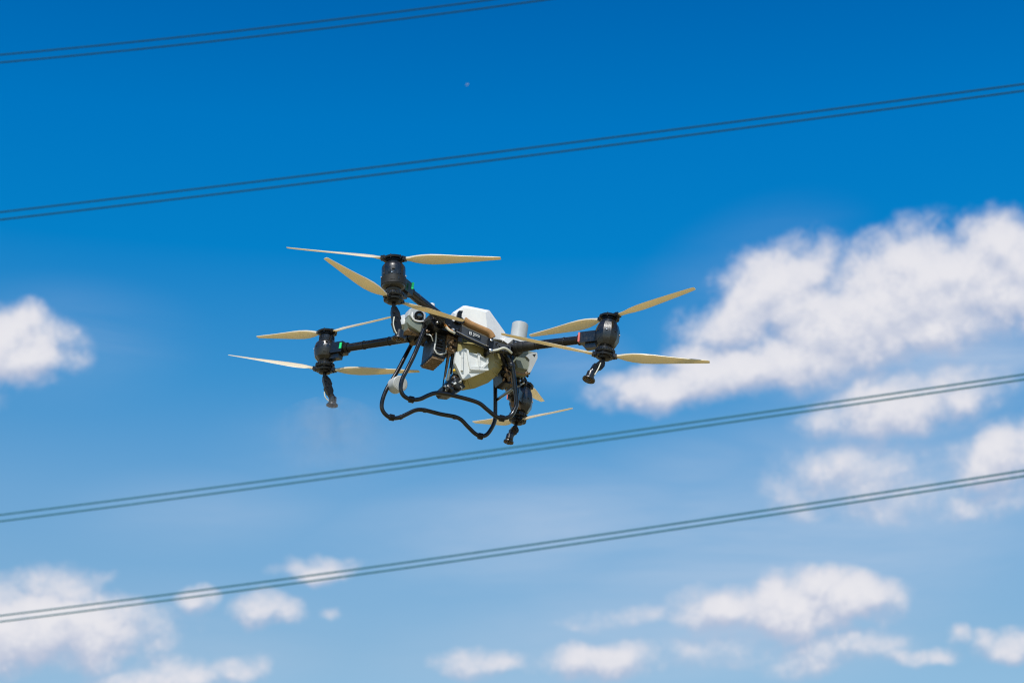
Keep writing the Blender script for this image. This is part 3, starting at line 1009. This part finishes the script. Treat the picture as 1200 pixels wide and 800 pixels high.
# --- camera housing at the rear end
HT = [(481, 361), (486, 359), (497.5, 364.5), (500, 368), (499.5, 376), (482, 373), (478.5, 369)]      # upper hood outline
HB = [(478.3, 370), (482, 374.5), (499.5, 377), (500.5, 388), (494.3, 391.8), (478.2, 384), (476.8, 377)]   # lower faceted body
f_ = PL(HT, y=-.035)
cn = sum(f_, Vector()) / len(f_)
bm = B()
loft(bm, [[cn + (p - cn) * .88 for p in f_], [p + YU * .015 for p in f_], [p + YU * .10 for p in f_], [cn + (p - cn) * .8 + YU * .13 for p in f_]])
cam_h = finish(bm, 'camera_housing', M['grey'], drone, angle=15, bevel=.004)
f_ = PL(HB, y=-.02)
m_ = PL([(480.5, 376.5), (484, 377), (496.5, 379), (496.5, 384), (492.2, 389), (486.5, 385), (480.2, 381)], y=-.045)
bm = B()
loft(bm, [m_, f_, [p + YU * .12 for p in f_]])
finish(bm, 'housing_body', M['sage'], cam_h, angle=12)
bm = B(); lathe(bm, P(473.5, 376, y=.07), Vector((-.5, -.6, .3)), [(.02, -.06), (.052, -.05), (.058, -.01), (.05, .016), (.02, .026)], 24)
finish(bm, 'side_pod', M['grey'], cam_h)
bm = B(); lathe(bm, P(491, 370, y=-.045), Vector((-.2, -1, -.15)), [(.036, -.03), (.034, .012), (.029, .018), (.027, .012), (.020, .010)], 24)
cl = finish(bm, 'camera_barrel', M['black'], cam_h)
bm = B(); lathe(bm, P(491.6, 370.3, y=-.057), Vector((-.2, -1, -.15)), [(.021, 0), (.018, .006), (.008, .009)], 20)
finish(bm, 'camera_lens', M['lens'], cam_h)
bm = B(); tube(bm, [P(483.5, 366, y=-.05), P(483.2, 371, y=-.05), P(485.5, 375, y=-.05), P(491, 376.6, y=-.05), P(498, 376, y=-.05)], .007, 10)
finish(bm, 'hood', M['white'], cam_h)
# brown underside panel of the housing
bp_ = [P(478.2, 384, y=-.02), P(494, 392, y=-.02), P(490.3, 401.5, y=.11), P(482.5, 403, y=.12), P(472.3, 391, y=.11), P(472.6, 386.5, y=.09)]
bp_ = [q - ZUP * .016 for q in bp_]
bm = B(); prism(bm, bp_, ZUP * .03)
up_ = finish(bm, 'belly_panel', M['brown'], cam_h, bevel=.003)
for t_ in (.35, .7):
    a, b = bp_[0].lerp(bp_[1], t_), bp_[5].lerp(bp_[2], t_)
    bm = B(); bolt_box(bm, (a + b) / 2 - ZUP * .004, (b - a) * .9, XU * .005, ZUP * .004)
    finish(bm, 'panel_seam', M['black'], cam_h)

# --- small fittings on top
cyl('antenna', P(505.5, 364, y=.02), ZUP, .019, .055, M['white'], drone, 16, .003)
bm = B()
prism(bm, PL([(533.5, 376), (537, 366.5), (538, 363.8), (542.8, 364.2), (541.2, 368), (541, 372), (544.5, 374.5), (544, 378), (538, 378.5)], y=-.215), YU * .025)
finish(bm, 'carry_hook', M['black'], drone, bevel=.003)
bm = B()
prism(bm, PL([(590, 399), (593, 394.5), (600, 396), (618, 401), (617, 408), (606, 406), (597, 404)], y=-.10), YU * .16)
finish(bm, 'radar_base', M['white'], drone, bevel=.008)

# --- front pod (sage grey) with its pale rim and hanging gear
SP = [(603, 414), (618, 411), (628, 412.5), (629, 420), (622, 436), (614, 435), (604, 433), (601, 424)]
f_ = PL(SP, y=-.04)
cn = sum(f_, Vector()) / len(f_)
bm = B()
loft(bm, [[cn + (p - cn) * .85 - YU * .02 for p in f_], f_, [p + YU * .13 for p in f_], [cn + (p - cn) * .8 + YU * .17 for p in f_]])
pod = finish(bm, 'front_pod', M['sage'], drone, angle=20, bevel=.006)
bm = B()
prism(bm, PL([(616, 417.2), (619, 414.8), (625, 412.6), (629.6, 412.6), (630, 419.5), (626, 427.5), (622, 435.5), (619.6, 437), (618.4, 434.6), (620.6, 427.5), (620.6, 421.5), (618.6, 418.8)], y=-.075), YU * .03)
finish(bm, 'pod_rim', M['grey'], pod, bevel=.005)
bm = B()
prism(bm, PL([(624, 415.2), (628, 414.6), (626.4, 418)], y=-.077), YU * .004)
finish(bm, 'rim_opening', M['band'], pod)
bm = B(); tube(bm, [P(602, 435.5, y=-.05), P(611, 438, y=-.05), P(620.5, 437, y=-.05)], .011, 10)
finish(bm, 'pod_rim', M['brown'], pod)
gear = [((586.5, 414), (593, 430), .012, 'black', -.10), ((592, 430), (596.5, 446), .010, 'brown', -.06), ((606, 438), (608, 452), .014, 'black', .10), ((611.5, 438), (613.5, 449), .010, 'steel', .12),
        ((586, 440), (600, 452), .008, 'brown', .05), ((594, 444), (592.5, 456), .006, 'black', .10), ((612, 437), (619, 441), .010, 'black', .05), ((597, 436), (606, 447), .009, 'black', .02)]
for a, b, r_, mt, y in gear:
    bm = B(); tube(bm, [P(*a, y=y), P(*b, y=y)], r_, 10, 1)
    finish(bm, 'strut', M[mt], drone)
rnd = random.Random(3)
for i in range(22):  # bolts and clips that glint in the dark frame
    u, v = rnd.choice([(rnd.uniform(500, 530), rnd.uniform(378, 392)), (rnd.uniform(587, 602), rnd.uniform(412, 446)), (rnd.uniform(602, 616), rnd.uniform(437, 448))])
    y = -.10 if u < 560 else (-.05 if u < 602 else .11)
    bm = B(); lathe(bm, P(u, v, y=y), Vector((rnd.uniform(-.6, .6), -1, rnd.uniform(-.3, .6))), [(.007, -.01), (.007, .012), (.004, .016)], 8)
    finish(bm, 'bolt', M[rnd.choice(['steel', 'metal', 'brown'])], drone)

# ------------------------------------------------------------------ spray mist under the left nozzle
y2 = MOT[2]['y']
dn = P(389.2, 475, y=y2)
wdn = drone.location + WR @ dn
bm = B()
RM, HM = .52, .62
lathe(bm, Vector((0, 0, 0)), Vector((0, 0, -1)), [(.05, -.012), (.2, .0), (.33, .06), (RM, .2), (RM * 1.05, .4), (RM * .8, HM), (.1, HM + .08)], 32)
mm = bpy.data.materials.new('fine_spray')
mm.use_nodes = True
nn = mm.node_tree.nodes
nn.remove(nn['Principled BSDF'])
h = G(mm.node_tree)
t = nn.new('ShaderNodeTexCoord').outputs['Object']
sp = nn.new('ShaderNodeSeparateXYZ')
h.t.links.new(t, sp.inputs[0])
rr = h.m('SQRT', h.m('ADD', h.m('MULTIPLY', sp.outputs[0], sp.outputs[0]), h.m('MULTIPLY', sp.outputs[1], sp.outputs[1])))
dep = h.m('MULTIPLY', sp.outputs[2], -1)
fall = h.m('MULTIPLY', h.mr(dep, HM, .1, smooth=True), h.mr(rr, RM, RM * .3, smooth=True))
core_ = h.m('DIVIDE', .05, h.m('ADD', h.m('ADD', rr, dep), .04))
ns = h.mr(h.noise(t, 6, 6, .65, .6), .38, .62, .05, 1.7)
den = h.m('MULTIPLY', h.m('MULTIPLY', fall, ns), h.m('ADD', core_, .35))
pv = nn.new('ShaderNodeVolumePrincipled')
pv.inputs['Color'].default_value = (.95, .95, .97, 1)
pv.inputs['Anisotropy'].default_value = 0
h.inp(pv.inputs['Density'], h.m('MULTIPLY', den, .9))
h.t.links.new(pv.outputs[0], nn['Material Output'].inputs['Volume'])
mist = finish(bm, 'spray_mist', mm)
mist.location = wdn
tag(mist, 'faint pale mist spreading out below the leftmost spray nozzle of the drone', 'mist', kind='stuff')
